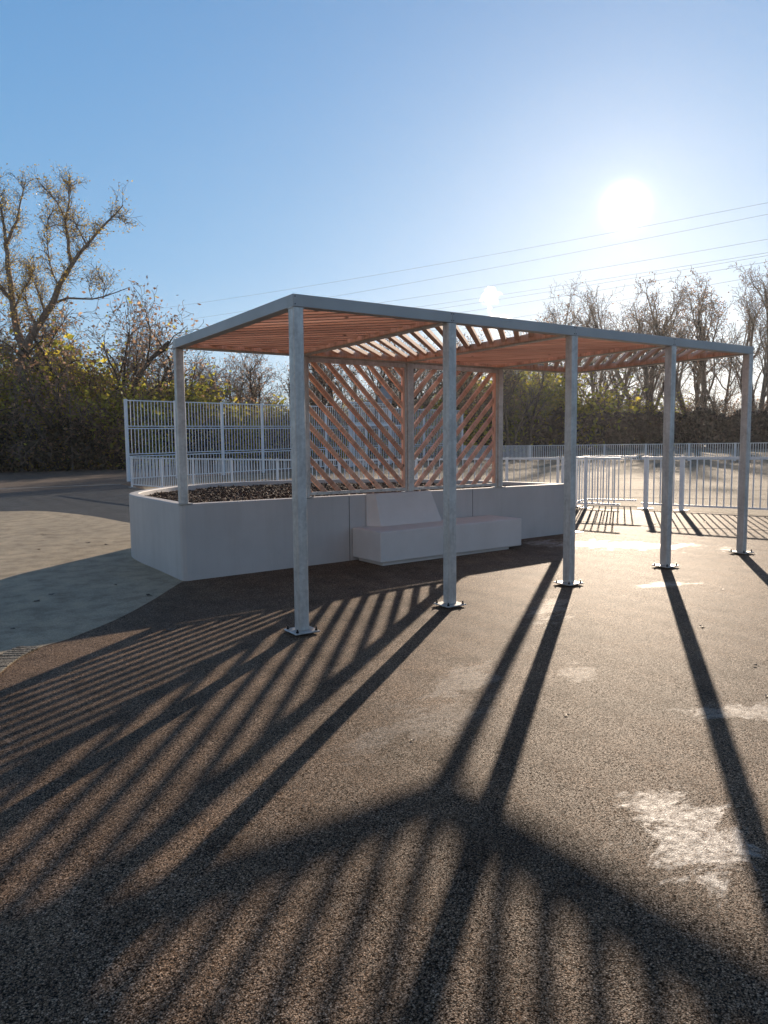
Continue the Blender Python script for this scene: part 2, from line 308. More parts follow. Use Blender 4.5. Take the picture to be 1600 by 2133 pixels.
# edging of small setts between the beige and the brown surface
b = MB(); e = [Vector(q) for q in lo]; random.seed(3)
st = min(range(len(e)), key=lambda i: (e[i]-Vector((-1.98, .98))).length); acc = 0; pos = e[st]; i = st
while i < len(e)-2 and acc < 40:
    d = (e[i+1]-e[i]); L = d.length; k = max(1, round(L/.115))
    for q in range(k):
        p0 = e[i]+d*(q/k); p1 = e[i]+d*((q+1)/k-.008/L); n = Vector((d.y, -d.x)).normalized()
        z = gz(p0.x)+.006; h = .008+random.random()*.004
        P = [p0-n*.0, p1-n*.0, p1+n*-.2, p0+n*-.2] if False else [p0, p1, p1-n*-.2, p0-n*-.2]
        b.prism([(u.x, u.y, z) for u in P], (0, 0, h))
    i += 1; acc += 1
m_s = aggregate('concrete setts', (.26, .23, .19), (.34, .31, .26), (.42, .39, .33), 140, .75, .3, .003)
tag(b.build('paving_edge', m_s, bevel=.004), kind='structure')
# fallen leaves
M_fl = leafm('fallen leaf', [(0, (.05, .03, .02)), (1, (.14, .09, .05))], .2)
def leaf_proto():
    b = MB(); n = 10; pts = []
    for k in range(n):
        a = 2*PI*k/n; r = .035*(1+.35*math.cos(5*a)); pts.append((r*math.cos(a)*1.3, r*math.sin(a), .006+.01*math.sin(a*2)))
    b.v = pts+[(0, 0, .002), (.085, .003, .004)]; b.f = [(k, (k+1) % n, n) for k in range(n)]+[(0, 1, n+1)]; b.m = [0]*(n+1)
    return b.build('fallen_leaf', M_fl, smooth=True)
lf = leaf_proto(); lf['category'] = 'leaf'
random.seed(8)
LP = [(-1.45, 10.0), (-.6, 9.9), (-.58, 9.7), (-1.0, 7.6), (-.15, 7.9), (.05, 7.4), (-1.5, 3.4), (-1.7, 3.1), (-.75, 3.5), (-.6, 2.6), (-2.1, 1.9), (9.1, 3.0), (10.1, 2.6), (10.6, 2.4), (3.0, -2.0), (1.0, -1.7), (-.3, -1.4), (.45, -2.75), (1.75, -3.3), (-.55, -2.5), (4.6, -1.2), (2.3, -2.9), (-1.35, -1.1), (-.9, .9), (8.1, -.6)]
for i, (x, y) in enumerate(LP):
    o = lf if i == 0 else lf.copy()
    if i: sc.collection.objects.link(o)
    o.location = (x, y, gz(x)+.006); o.rotation_euler = (random.uniform(-.12, .12), random.uniform(-.12, .12), random.random()*6); s = random.uniform(.45, .9)*(.6 if y < 0 else 1); o.scale = (s, s, s)
    left = x < 0 and y > .95
    o['label'] = 'small withered brown leaf lying on the beige paving left of the planter' if left else 'small withered brown leaf lying on the brown gravel surface by the posts'
    o['group'] = 'fallen leaves on the beige paving' if left else 'fallen leaves on the brown surface'

# ------------------------------------------------------------------ pergola
XS = [0, 1.710, 3.474, 5.279, 7.018]; PW = .10; XE = XS[-1]+PW; YB0, YB1 = 3.185, 3.285; H = 3.0; HB = 2.894
HP = .972                                          # top of the planter rim
perg = empty('pergola', (0, 0, 0), 'open steel and timber pergola with slatted roof over the concrete planter', 'pergola')
def part(b, name, m, parent=perg, bevel=0, **k): return b.build(name, m, parent, bevel=bevel, **k)
for i, x in enumerate(XS):                          # front posts on base plates
    g = gz(x+.05); b = MB(); b.box(x, 0, g+.03, x+PW, PW, HB-.002); pst = part(b, 'post', M_galv, bevel=.006)
    b = MB(); b.box(x-.075, -.075, g+.016, x+PW+.075, PW+.075, g+.030); pl = part(b, 'base_plate', M_galv, pst, bevel=.01)
    for dx in (-.045, PW+.045):
        for dy in (-.045, PW+.045):
            cx, cy = x+dx, dy; b = MB()
            b.tube([(cx, cy, g+.0303), (cx, cy, g+.044), (cx, cy, g+.0441), (cx, cy, g+.062)], [.013, .013, .007, .007], 8, cap=True)
            part(b, 'anchor_bolt', M_bolt, pl)
    b = MB(); b.box(x-.012, .01, HB-.012, x+PW+.012, PW-.01, HB-.003); part(b, 'cap_plate', M_galv, pst)
for i, x in enumerate(XS):                          # back posts
    last = i == 4; g = gz(x) if last else HP; b = MB(); b.box(x, YB0, g+.012, x+PW, YB1, HB-.002); pst = part(b, 'post', M_galv, bevel=.006)
    b = MB(); ex = .075 if last else .025
    b.box(x-ex, YB0-(ex if last else .012), g+.002, x+PW+ex*2, YB1+.05, g+.012); part(b, 'base_plate', M_galv, pst)
    for dx, dy in ((-.02, -.02), (PW+.05, -.02)):
        b = MB(); b.tube([(x+dx, YB0+.02, HB-.03), (x+dx, YB0+.02, HB)], .012, 6, cap=True); part(b, 'bolt', M_galv, pst)
def beam(name, x0, y0, x1, y1, z0=HB, z1=H, m=M_beam):
    b = MB(); b.box(x0, y0, z0, x1, y1, z1); return part(b, name, m, bevel=.003)
FT = .10
segs = [(0, XS[1]+PW/2), (XS[1]+PW/2, XS[2]+PW/2), (XS[2]+PW/2, XS[3]+PW/2), (XS[3]+PW/2, XE)]
for k, (a, c) in enumerate(segs):
    f = beam('front_beam', a+(.001 if k else 0), 0, c-.001, FT)
    for xx in ([a+.02] if k == 0 else [a+.014]) + [c-.014]:
        for zz in (HB+.02, H-.02):
            bb = MB(); bb.tube([(xx, -.002, zz), (xx, .004, zz)], .0055, 8, cap=True); part(bb, 'screw_head', M_bolt, f)
    beam('back_beam', a+(.001 if k else 0), YB1-FT, c-.001, YB1, HB, H, M_galv)
beam('side_beam', 0, FT+.001, FT, YB1-FT-.001); beam('side_beam', XE-FT, FT+.001, XE, YB1-FT-.001)
for x in XS[1:4]: beam('cross_beam', x, FT+.001, x+PW, YB1-FT-.001, HB+.004, H-.006, M_galv)
# roof slats, 45 degrees, direction alternating bay by bay
def clip_slat(cx, cy, dx, dy, x0, y0, x1, y1, hw):
    """polygon of a diagonal slat (centre line through cx,cy dir dx,dy, half width hw) clipped to a rectangle"""
    n = (-dy, dx); L = 10
    P = [(cx-dx*L-n[0]*hw, cy-dy*L-n[1]*hw), (cx+dx*L-n[0]*hw, cy+dy*L-n[1]*hw), (cx+dx*L+n[0]*hw, cy+dy*L+n[1]*hw), (cx-dx*L+n[0]*hw, cy-dy*L+n[1]*hw)]
    for ax, lim, sg in ((0, x0, 1), (0, x1, -1), (1, y0, 1), (1, y1, -1)):
        Q = []
        for i in range(len(P)):
            a, c = P[i], P[(i+1) % len(P)]; ia = (a[ax]-lim)*sg >= 0; ic = (c[ax]-lim)*sg >= 0
            if ia: Q.append(a)
            if ia != ic:
                t = (lim-a[ax])/(c[ax]-a[ax]); Q.append((a[0]+(c[0]-a[0])*t, a[1]+(c[1]-a[1])*t))
        P = Q
        if not P: return None
    area = abs(sum(P[i][0]*P[(i+1) % len(P)][1]-P[(i+1) % len(P)][0]*P[i][1] for i in range(len(P))))/2
    return P if area > 3e-4 else None
PIT = .232; S2 = math.sqrt(.5); HW = .030
bays = [(FT, XS[1]), (XS[1]+PW, XS[2]), (XS[2]+PW, XS[3]), (XS[3]+PW, XE-FT)]
for k, (x0, x1) in enumerate(bays):
    x0 += .002; x1 -= .002; y0, y1 = FT+.002, YB1-FT-.002; plus = k % 2 == 1
    dx, dy = (S2, S2) if plus else (S2, -S2); b = MB(); s0 = -8 + (.07 if plus else .02)
    j = 0
    while s0 + j*PIT < 12:
        c = s0 + j*PIT; j += 1                      # crossing with the y=y0 line
        P = clip_slat(x0+c, y0, dx, dy, x0+.041, y0+.041, x1-.041, y1-.041, HW)
        if P:
            if not plus: pass
            b.prism([(a, q, H-.055) for a, q in P] if _up.z else P, (0, 0, .045))
    r = part(b, 'roof_slats', M_wP if plus else M_wM)
    t_ = .04; z0, z1 = HB+.014, H-.012
    for bx_ in ((x0, y0, x1, y0+t_), (x0, y1-t_, x1, y1), (x0, y0+t_+.001, x0+t_, y1-t_-.001), (x1-t_, y0+t_+.001, x1, y1-t_-.001)):
        b = MB(); b.box(bx_[0], bx_[1], z0, bx_[2], bx_[3], z1); part(b, 'timber_ledger', M_wV, bevel=.002)
# two diagonal slat screens between the back posts
for x0, x1, fall in ((XS[1]+PW, XS[2], True), (XS[2]+PW, XS[3], False)):
    x0 += .003; x1 -= .003; z0, z1 = HP+.03, HB-.008; yc = YB0+.05; fr = .042
    root = MB(); u0, u1, w0, w1 = x0+fr*.55, x1-fr*.8, z0+fr, z1-fr*1.5; A_, B__ = yc-.03, yc+.03; n_ = 0
    for yy in (A_, B__):
        root.v += [(x0, yy, z0), (x1, yy, z0), (x1, yy, z1), (x0, yy, z1), (u0, yy, w0), (u1, yy, w0), (u1, yy, w1), (u0, yy, w1)]
    for k in range(4):
        j = (k+1) % 4; root.f += [(k, j, 4+j, 4+k), (8+j, 8+k, 12+k, 12+j), (j, k, 8+k, 8+j), (4+k, 4+j, 12+j, 12+k)]; root.m += [0]*4
    fo = part(root, 'screen_frame', M_galv, bevel=.003)
    a0, a1, c0, c1 = x0+fr*.55+.002, x1-fr*.8-.002, z0+fr+.002, z1-fr*1.5-.002; st_ = .034
    b = MB(); b.box(a1-st_, yc-.024, c0, a1, yc+.024, c1); part(b, 'timber_stile', M_wV, fo, bevel=.002)
    a1 -= st_+.001; dx, dz = (S2, -S2) if fall else (S2, S2); b = MB()
    off = (c1-c0) + .20 if fall else -.10
    for j in range(-18, 26):
        if fall: P = clip_slat(a0+(j*PIT+.075), c1, dx, dz, a0, c0, a1, c1, HW)
        else: P = clip_slat(a0+(j*PIT+.03), c0, dx, dz, a0, c0, a1, c1, HW)
        if P: b.prism([(q, yc-.022, z) for q, z in P], (0, .044, 0))
    part(b, 'diagonal_slats', M_wA if fall else M_wB, fo, bevel=.002)
    for k in range(5):
        b = MB(); xx = x0+.12+k*(x1-x0-.24)/4; b.tube([(xx, yc-.033, z0+.018), (xx, yc-.029, z0+.018)], .005, 8, cap=True); part(b, 'screw_head', M_bolt, fo)

# ------------------------------------------------------------------ planter
rim_o = [(0, 3.2), (6.93, 3.2)]
curve = arc([(6.93, 3.2), (6.86, 3.8), (6.68, 4.7), (6.5, 5.5), (6.15, 6.4), (5.6, 7.15), (4.8, 7.7), (3.9, 8.02), (2.86, 8.15), (1.85, 7.86), (1.15, 7.4), (.68, 6.9), (.28, 6.35), (.06, 5.85), (-.01, 5.2), (0, 4.2), (0, 3.2)], 6)
outl = [Vector(q) for q in curve]                   # closed CCW: starts at the right tip, round the back, to the front left corner
def rounded(outl):
    o = []
    for i, q in enumerate(outl[:-1]): o.append(q)
    # small arris radius at the front left corner
    o += [Vector((.0, 3.26)), Vector((.018, 3.218)), Vector((.06, 3.2))]
    return o
O = rounded(outl)
def inset(O, w):
    R = []; n = len(O)
    for i in range(n):
        a, c, e = O[i-1], O[i], O[(i+1) % n]; t1 = (c-a).normalized(); t2 = (e-c).normalized(); n1 = Vector((-t1.y, t1.x)); n2 = Vector((-t2.y, t2.x)); nn = (n1+n2)
        if nn.length < .2: nn = n1
        nn.normalize(); k = min(1.6, 1/max(.45, nn.dot(n1))); R.append(c+nn*w*k)
    return R
I = inset(O, .15)
b = MB(); n = len(O); ch = .012; Oc = inset(O, ch); Ic = inset(O, .15-ch)
rings = [([(q.x, q.y, gz(q.x)-.02) for q in O]), ([(q.x, q.y, HP-ch) for q in O]), ([(q.x, q.y, HP) for q in Oc]), ([(q.x, q.y, HP) for q in Ic]), ([(q.x, q.y, HP-ch) for q in I]), ([(q.x, q.y, .4) for q in I])]
for r in rings: b.v += r
for r in range(5):
    for i in range(n):
        j = (i+1) % n; b.f.append((r*n+i, r*n+j, (r+1)*n+j, (r+1)*n+i)); b.m.append(0)
plant = empty('planter', (0, 3.2, 0), 'large rounded grey concrete planter filled with bark chips under the pergola', 'planter')
plant.location = (0, 0, 0)
b.build('planter_wall', M_conc, plant)
for xx in (2.44, 4.74):
    b = MB(); b.box(xx, 3.1985, gz(xx)+.002, xx+.008, 3.2, HP-.006); b.build('panel_joint', M_gap, plant)
b = MB(); b.box(.0, 4.95, HP+.0006, .15, 4.956, HP+.0014); b.build('panel_joint', M_gap, plant)
# mulch: a soil sheet with chips
b = MB(); b.v = [(q.x, q.y, .845) for q in inset(O, .14)]; b.f = [tuple(range(n))]; b.m = [0]; b.build('soil_bed', M_soil, plant)
def inside(x, y, P):
    c = False; k = len(P)
    for i in range(k):
        a, e = P[i], P[i-1]
        if (a.y > y) != (e.y > y) and x < (e.x-a.x)*(y-a.y)/(e.y-a.y)+a.x: c = not c
    return c
random.seed(5); b = MB(); P2 = inset(O, .17); cnt = 0
while cnt < 30000:
    x, y = random.uniform(.1, 6.9), random.uniform(3.25, 8.2)
    if not inside(x, y, P2): continue
    cnt += 1
    z = .868+.030*noise.noise(Vector((x*2.1, y*2.1, 0)))+random.uniform(0, .028)
    L, W, T = random.uniform(.014, .050), random.uniform(.005, .015), random.uniform(.002, .005)
    R = Matrix.Rotation(random.random()*6.28, 3, 'Z') @ Matrix.Rotation(random.gauss(0, .45), 3, 'X') @ Matrix.Rotation(random.gauss(0, .4), 3, 'Y')
    c = Vector((x, y, z)); q = [R @ Vector(s) for s in ((-L, -W*.7, 0), (L*.8, -W, 0), (L, W*.5, 0), (-L*.7, W, 0))]
    b.prism([c+u for u in q], R @ Vector((0, 0, T)))
tag(b.build('bark_mulch', M_mulch), kind='stuff')

# ------------------------------------------------------------------ concrete bench
bench = empty('concrete_bench', (0, 0, 0), 'long pale concrete bench block with a sloping backrest in front of the planter', 'bench')
def tilt(b):                                         # the bench follows the fall of the yard
    b.v = [(x, y, z+(x-2.5)*.009) for x, y, z in b.v]; return b
b = MB(); b.box(2.48, 2.45, .088, 5.10, 3.188, .512); tilt(b).build('seat_block', M_cast, bench, bevel=.016, seg=3)
b = MB(); b.box(2.56, 2.52, .03, 4.90, 3.15, .089); tilt(b).build('plinth', M_cast, bench, bevel=.008, seg=2)
b = MB()
b.v = [(2.85, 2.995, .513), (3.97, 2.995, .513), (3.98, 3.188, .513), (2.72, 3.188, .513), (2.82, 3.085, .985), (3.82, 3.085, .985), (3.83, 3.188, .985), (2.72, 3.188, .985)]
b.f = [(3, 2, 1, 0), (4, 5, 6, 7), (0, 1, 5, 4), (1, 2, 6, 5), (2, 3, 7, 6), (3, 0, 4, 7)]; b.m = [0]*6
b.build('backrest', M_cast, bench, bevel=.008, seg=2)

# ------------------------------------------------------------------ railings
def rail_run(root, P, posts, h=1.2, low=.12, pitch=.125, bal=.011, rails=None, postw=.06, posth=None, plate=0, mname='railing_panel', off=0.03, rw=.045):
    """P: list of 2D points of the run; posts: distances along it; rails: list of (z_low, z_high) panels"""
    P = [Vector(q) for q in P]; cum = [0]
    for i in range(1, len(P)): cum.append(cum[-1]+(P[i]-P[i-1]).length)
    def q(s):
        s = max(0, min(cum[-1], s))
        for i in range(1, len(P)):
            if s <= cum[i]+1e-9: t = (s-cum[i-1])/(cum[i]-cum[i-1]); return P[i-1].lerp(P[i], t), (P[i]-P[i-1]).normalized()
    rails = rails or [(low, h)]
    cuts = sorted(set([0]+[d for d in posts if 0 < d < cum[-1]]+[cum[-1]]))
    for a, c in zip(cuts[:-1], cuts[1:]):
        if c-a < .08: continue
        b = MB()
        for z0, z1 in rails:
            s = a+off; ss = [s]
            for d in cum:
                if a+off < d < c-off: ss.append(d)
            ss.append(c-off)
            for u, v2 in zip(ss[:-1], ss[1:]):
                A, _ = q(u); B, _ = q(v2)
                b.obox(A, B, .036, z0-.02, z0+.02, 0, gz(A.x), gz(B.x)); b.obox(A, B, .046, z1-rw, z1, 0, gz(A.x), gz(B.x))
            k = max(1, round((c-a-2*off)/pitch))
            for j in range(1, k):
                A, t = q(a+off+(c-a-2*off)*j/k); g = gz(A.x); b.obox(A-t*bal, A+t*bal, bal*2, z0+.0205, z1-rw-.0005, 0, g, g)
        b.build(mname, M_rail, root)
    for d in posts:
        A, t = q(d); g = gz(A.x); b = MB(); b.obox(A-t*postw/2, A+t*postw/2, postw, 0, (posth or h)+.015, 0, g, g); ps = b.build('post', M_rail, root, bevel=.004)
        if plate:
            b = MB(); b.obox(A-t*plate, A+t*plate, plate*2, .004, .018, 0, g, g); b.build('base_plate', M_galv, ps)
R2 = lambda v: (v.x, v.y)
# low railing curving behind the planter
cv = arc([(4.95, 24.3), (5.5, 19.8), (5.97, 16.8), (6.65, 13.6), (7.9, 10.6), (9.3, 8.2), (10.45, 6.75)], 5)
f1 = empty('railing', (cv[0][0], cv[0][1], gz(5)), 'long low white railing curving behind the planter from the tall fence', 'railing', None); f1.location = (0, 0, 0)
tot = sum((Vector(cv[i+1])-Vector(cv[i])).length for i in range(len(cv)-1))
rail_run(f1, cv, [0, 2.9, 5.4, 7.9, 10.3, 12.7, 15.1, 17.5, tot], plate=.12, pitch=.155, bal=.009)
# staggered entrance panels
pA0, pA1, pB0, pB1 = at(1172, 17.75), at(1296, 16.75), at(1229, 18.35), at(1331, 17.75)
f2 = empty('railing', (0, 0, 0), 'short white railing panel standing in front at the staggered opening', 'railing')
rail_run(f2, [R2(pA0), R2(pA1)], [.02, .62], pitch=.148, plate=.12, bal=.012)
f3 = empty('railing', (0, 0, 0), 'white corner railing set back behind the front panel at the opening', 'railing')
rail_run(f3, [R2(at(1180, 17.35)), R2(pB0), R2(pB1)], [.55, ], pitch=.148, plate=.12, bal=.012)
pr = [at(1337, 17.05), at(1348, 16.9), at(1423, 16.35), at(1640, 15.0), at(1900, 13.6)]
f4 = empty('railing', (0, 0, 0), 'white railing running off to the right behind the last two pergola posts', 'railing')
d1 = (pr[1]-pr[0]).length; d2 = d1+(pr[2]-pr[1]).length; d3 = d2+(pr[3]-pr[2]).length
rail_run(f4, [R2(q) for q in pr], [d1, d2, d3], pitch=.142, plate=.14, postw=.085, bal=.0115)
# far railing across the court
pf = [at(968, 56.5), at(1105, 50.6), at(1345, 46.3), at(1532, 43.2), at(1700, 40.8), at(1900, 38.6)]
f5 = empty('railing', (0, 0, 0), 'distant white railing along the far side of the court before the hedge', 'railing')
cum = [0]
for i in range(1, len(pf)): cum.append(cum[-1]+(pf[i]-pf[i-1]).length)
def dist_at(px):
    P = [Vector(R2(q)) for q in pf]; best = None
    a = Vector(R2(CAM)); r = ray(px, 925); r = Vector((r.x, r.y))
    for i in range(len(P)-1):
        e_ = P[i+1]-P[i]; den = r.x*e_.y-r.y*e_.x; w_ = P[i]-a
        u = (w_.x*r.y-w_.y*r.x)/den*-1 if den else -1
        u = (r.x*w_.y-r.y*w_.x)/(-den)
        if 0 <= u <= 1: return cum[i]+u*e_.length
    return 0
rail_run(f5, [R2(q) for q in pf], [0]+[dist_at(x) for x in (1028, 1105, 1181, 1259.5, 1345.5, 1436, 1532, 1635, 1745)], h=1.06, low=.1, pitch=.135, bal=.017, postw=.12)
# tall ball-stop fence
TL, TR = Vector((6.07, 29.1)), Vector((33.66, 38.44)); tdir = (TR-TL).normalized(); tl = (TR-TL).length
f6 = empty('ball_stop_fence', (0, 0, 0), 'tall white three tier barred fence at the end of the sports court', 'fence')
npost = 11; pp = [tl*i/(npost-1)*(1) for i in range(npost)]
pp = [0, 2.72, 5.6, 8.4]+[8.4+(tl-8.4)*i/8 for i in range(1, 9)]
g1 = lambda px: None
def on_tall(px):
    a = Vector(R2(CAM)); r = ray(px, 925); r = Vector((r.x, r.y)); n_ = Vector((-tdir.y, tdir.x)); tt = (TL-a).dot(n_)/r.dot(n_); return (a+r*tt-TL).dot(tdir)
gA, gB = on_tall(727), on_tall(809)
rail_run(f6, [R2(TL.to_3d()), R2(TR.to_3d())], pp, rails=[(.14, 1.18), (1.26, 2.46), (2.54, 3.74)], posth=3.76, pitch=.19, bal=.0125, postw=.12, rw=.05, off=.06)
# goal with ball basket board set in the tall fence
goal = empty('ball_goal', (0, 0, 0), 'white barred goal cage with a grey basketball board above it, seen through the left screen', 'goal')
nrm = Vector((tdir.y, -tdir.x))                       # towards the camera side
def TP(s, o=0): q_ = TL+tdir*s+nrm*o; return (q_.x, q_.y)
for s_ in (gA, gB):
    q_ = Vector(TP(s_, .12)); g = gz(q_.x); b = MB(); b.obox(q_-tdir*.09, q_+tdir*.09, .16, 0, 4.05, 0, g, g); b.build('post', M_rail, goal)
for z0, z1, nme in ((2.55, 2.72, 'crossbar'), (3.98, 4.06, 'top_rail')):
    a, c = Vector(TP(gA+.1, .12)), Vector(TP(gB-.1, .12)); b = MB(); b.obox(a, c, .12, z0, z1, 0, gz(a.x), gz(c.x)); b.build(nme, M_rail, goal)
rail_run(goal, [TP(gA+.1, .12), TP(gB-.1, .12)], [], rails=[(2.76, 3.94)], pitch=.158, bal=.013, off=.02, mname='upper_bars')
dpt = 1.5
rail_run(goal, [TP(gA-.1, 0), TP(gA-.1, dpt)], [1.46], rails=[(.12, 1.2), (1.28, 2.55)], posth=2.55, pitch=.13, bal=.013, off=.03, mname='side_panel', postw=.1)
rail_run(goal, [TP(gB+.1, 0), TP(gB+.1, dpt)], [1.46], rails=[(.12, 1.2), (1.28, 2.55)], posth=2.55, pitch=.13, bal=.013, off=.03, mname='side_panel', postw=.1)
a, c = Vector(TP(gA-.1, dpt)), Vector(TP(gB+.1, dpt)); b = MB(); b.obox(a, c, .1, 2.5, 2.6, 0, gz(a.x), gz(c.x)); b.build('crossbar', M_rail, goal)
m, t, p = mat('grey board', (.23, .25, .28), .5); M_board = m
q_ = Vector(TP(gB-.75, .3)); g = gz(q_.x); T3 = tdir.to_3d(); b = MB()
prof = [(-.75, 4.05), (.75, 4.05), (.8, 4.7), (.35, 5.1), (-.25, 5.15), (-.7, 4.7)]
b.prism([q_.to_3d()+T3*u+Vector((0, 0, g+z)) for u, z in prof], nrm.to_3d()*.03); b.build('backboard', M_board, goal)
b = MB(); b.tube([q_.to_3d()+T3*-.15+Vector((0, 0, g+3.9))-nrm.to_3d()*.06, q_.to_3d()+T3*-.15+Vector((0, 0, g+5.2))-nrm.to_3d()*.06], .045, 8, cap=True); b.build('board_support', M_rail, goal)
ring = [q_.to_3d()+nrm.to_3d()*(.35+.23*math.cos(a_))+T3*(.23*math.sin(a_))+Vector((0, 0, g+4.25)) for a_ in [2*PI*k/16 for k in range(17)]]
b = MB(); b.tube(ring, .012, 6); M_hoop, _, _ = mat('orange hoop', (.4, .1, .04), .5); b.build('hoop', M_hoop, goal)

# slim mast in the trees on the left
m, t, p = mat('weathered timber mast', (.12, .11, .10), .8)
q_ = at(149, 50); b = MB(); b.tube([q_, q_+Vector((0, 0, 5.4))], [.07, .05], 8, cap=True); ms = b.build('slim_mast', m)
tag(ms, 'thin straight dark pole rising out of the bushes on the left', 'pole')

# ------------------------------------------------------------------ overhead cables
mc, _, _ = mat('cable', (.22, .22, .23), .6, .3)
CB = [((283, 649), (1600, 422), 'highest of the overhead cables crossing the sky'), ((310, 677), (1600, 446), 'second highest of the overhead cables crossing the sky'),
      ((336, 690), (1600, 498), 'third overhead cable from the top, alone between two pairs'), ((336, 705), (1600, 526), 'fourth overhead cable from the top, upper one of the close pair'),
      ((350, 716), (1600, 532), 'fifth overhead cable from the top, lower one of the close pair'), ((360, 731), (1600, 545), 'sixth overhead cable from the top, just under the close pair'),
      ((420, 752), (1600, 572), 'lowest clear overhead cable, crossing the tree tops on the right'), ]
for (l, r, lab) in CB:
    A = pt(*l, 190); B_ = pt(*r, 100); d = B_-A; A2 = A-d*.35; B2 = B_+d*.3; pts = []
    for k in range(41):
        u = k/40; q = A2.lerp(B2, u); uu = (k/40*1.65-.35); q.z -= 0.9*4*uu*(1-uu)*(1 if 0 <= uu <= 1 else .9); pts.append(q)
    b = MB(); b.tube(pts, .019, 4); o = b.build('overhead_cable', mc); tag(o, lab, 'cable', 'overhead power cables')

# ------------------------------------------------------------------ steam plume
m = bpy.data.materials.new('steam'); m.use_nodes = True; t = m.node_tree; t.nodes.remove(t.nodes['Principled BSDF'])
pv = nd(t, 'ShaderNodeVolumePrincipled'); pv.inputs['Color'].default_value = (1, 1, 1, 1); pv.inputs['Anisotropy'].default_value = .75
n1 = tnoise(t, coords(t), .8, 6, .65); t.links.new(mth(t, 'MULTIPLY', ramp(t, n1.outputs[0], [(.40, (0, 0, 0)), (.72, (1, 1, 1))]).outputs[0], .75), pv.inputs['Density'])
t.links.new(pv.outputs[0], t.nodes['Material Output'].inputs['Volume'])
bm = bmesh.new()
random.seed(12)
core = [(1026, 604, 11), (1016, 607, 9), (1034, 612, 9), (1008, 617, 8), (1022, 618, 12), (1002, 626, 5), (1032, 626, 8), (1016, 630, 7), (1022, 640, 6), (1018, 647, 5), (1022, 655, 5), (1027, 660, 6), (1042, 662, 6), (1051, 659, 8), (1060, 661, 6), (1066, 665, 4), (1046, 666, 8), (1044, 640, 3), (1040, 674, 9), (1030, 686, 10), (1034, 700, 12)]
blobs = [(x+random.gauss(0, r*.75), y+random.gauss(0, r*.7), r*random.uniform(.22, .5)) for x, y, r in core for _ in range(9)]+[(x, y, r*.8) for x, y, r in core]
for px, py, r in blobs:
    dd_ = 240+random.uniform(-1, 1); c = pt(px, py, dd_); rr = r*.8*240/FPX
    ico = bmesh.ops.create_icosphere(bm, subdivisions=2, radius=rr)
    for v_ in ico['verts']: v_.co = v_.co*(1+.35*noise.noise(v_.co*1.6+Vector((px, 0, 0)))) + c
me = bpy.data.meshes.new('steam_plume'); bm.to_mesh(me); bm.free(); me.materials.append(m); so_ = bpy.data.objects.new('steam_plume', me); sc.collection.objects.link(so_)
rm = so_.modifiers.new('merge', 'REMESH'); rm.mode = 'VOXEL'; rm.voxel_size = .3
tag(so_, 'small white puff of steam rising behind the pergola roof', 'steam')

# ------------------------------------------------------------------ trees
class Tree:
    def __init__(s, seed): s.r = random.Random(seed); s.big = MB(); s.tw = MB(); s.tips = []
    def limb(s, p, d, L, r, lvl, P):
        """one branch and, by recursion, all it carries"""
        R = s.r; n = P['seg'][min(lvl, len(P['seg'])-1)]; pts = [p.copy()]; rad = [r]; dirs = []; d = d.normalized()
        for i in range(n):
            w_ = P['wob']*(1+lvl*.35); d = (d+Vector((R.gauss(0, w_), R.gauss(0, w_), R.gauss(0, w_)+P['up']*(.6 if lvl else .15)))).normalized()
            p = p+d*(L/n); pts.append(p.copy()); dirs.append(d.copy()); rad.append(max(P['rmin'], r*(1-(i+1)/n*(.45 if lvl == 0 else .8))))
        sides = 7 if lvl == 0 else (5 if lvl == 1 else 3)
        (s.big if lvl <= 1 else s.tw).tube(pts, rad, sides)
        if lvl >= P['lv']:
            s.tips.append((pts[-1], dirs[-1])); s.tips.append((pts[len(pts)//2], dirs[len(dirs)//2])); return
        k = P['kids'][lvl]; t0 = P['start'][min(lvl, len(P['start'])-1)]; az = R.random()*6.28
        for j in range(k):
            t = t0+(1-t0)*(j+R.random()*.8)/k; t = min(t, .98); i = min(n-1, int(t*n)); f = t*n-i; q = pts[i].lerp(pts[i+1], f)
            az += 2.4+R.uniform(-.5, .5); spread = P['spread'][min(lvl, len(P['spread'])-1)]*R.uniform(.7, 1.25)
            dd = dirs[i]; a = dd.cross(Vector((math.cos(az), math.sin(az), .2))).normalized(); nd_ = dd*math.cos(spread)+a*math.sin(spread)
            s.limb(q, nd_, L*P['ratio'][min(lvl, len(P['ratio'])-1)]*R.uniform(.7, 1.15)*(1.05-.45*t if lvl == 0 else 1), rad[i]*P['rr'], lvl+1, P)
    def leaves(s, per, size, mi, spread=.35, keep=1.0, zlim=None):
        R = s.r
        for q, d in s.tips:
            if R.random() > keep: continue
            for _ in range(per):
                c = q+Vector((R.gauss(0, spread), R.gauss(0, spread), R.gauss(0, spread*.8)))
                if zlim and c.z > zlim: continue
                u = Vector((R.gauss(0, 1), R.gauss(0, 1), R.gauss(0, .6))).normalized(); v_ = u.cross(Vector((R.gauss(0, 1), R.gauss(0, 1), R.gauss(0, 1)))).normalized(); z = size*R.uniform(.6, 1.3)
                s.tw.quad(c-u*z-v_*z*.3, c+v_*z*.6, c+u*z, c-v_*z*.65, mi)
    def build(s, name, barkm, mats, parent):
        a = s.big.build('trunk', barkm, parent, smooth=True); c = s.tw.build('crown', mats, parent); return a, c
BASE = dict(seg=[6, 6, 5, 4, 3], wob=.13, up=.06, rmin=.008, lv=4, kids=[9, 6, 5, 4], start=[.3, .25, .2, .15], spread=[.75, .7, .7, .7], ratio=[.55, .55, .55, .6], rr=.6)
def P_(**k): d = dict(BASE); d.update(k); return d
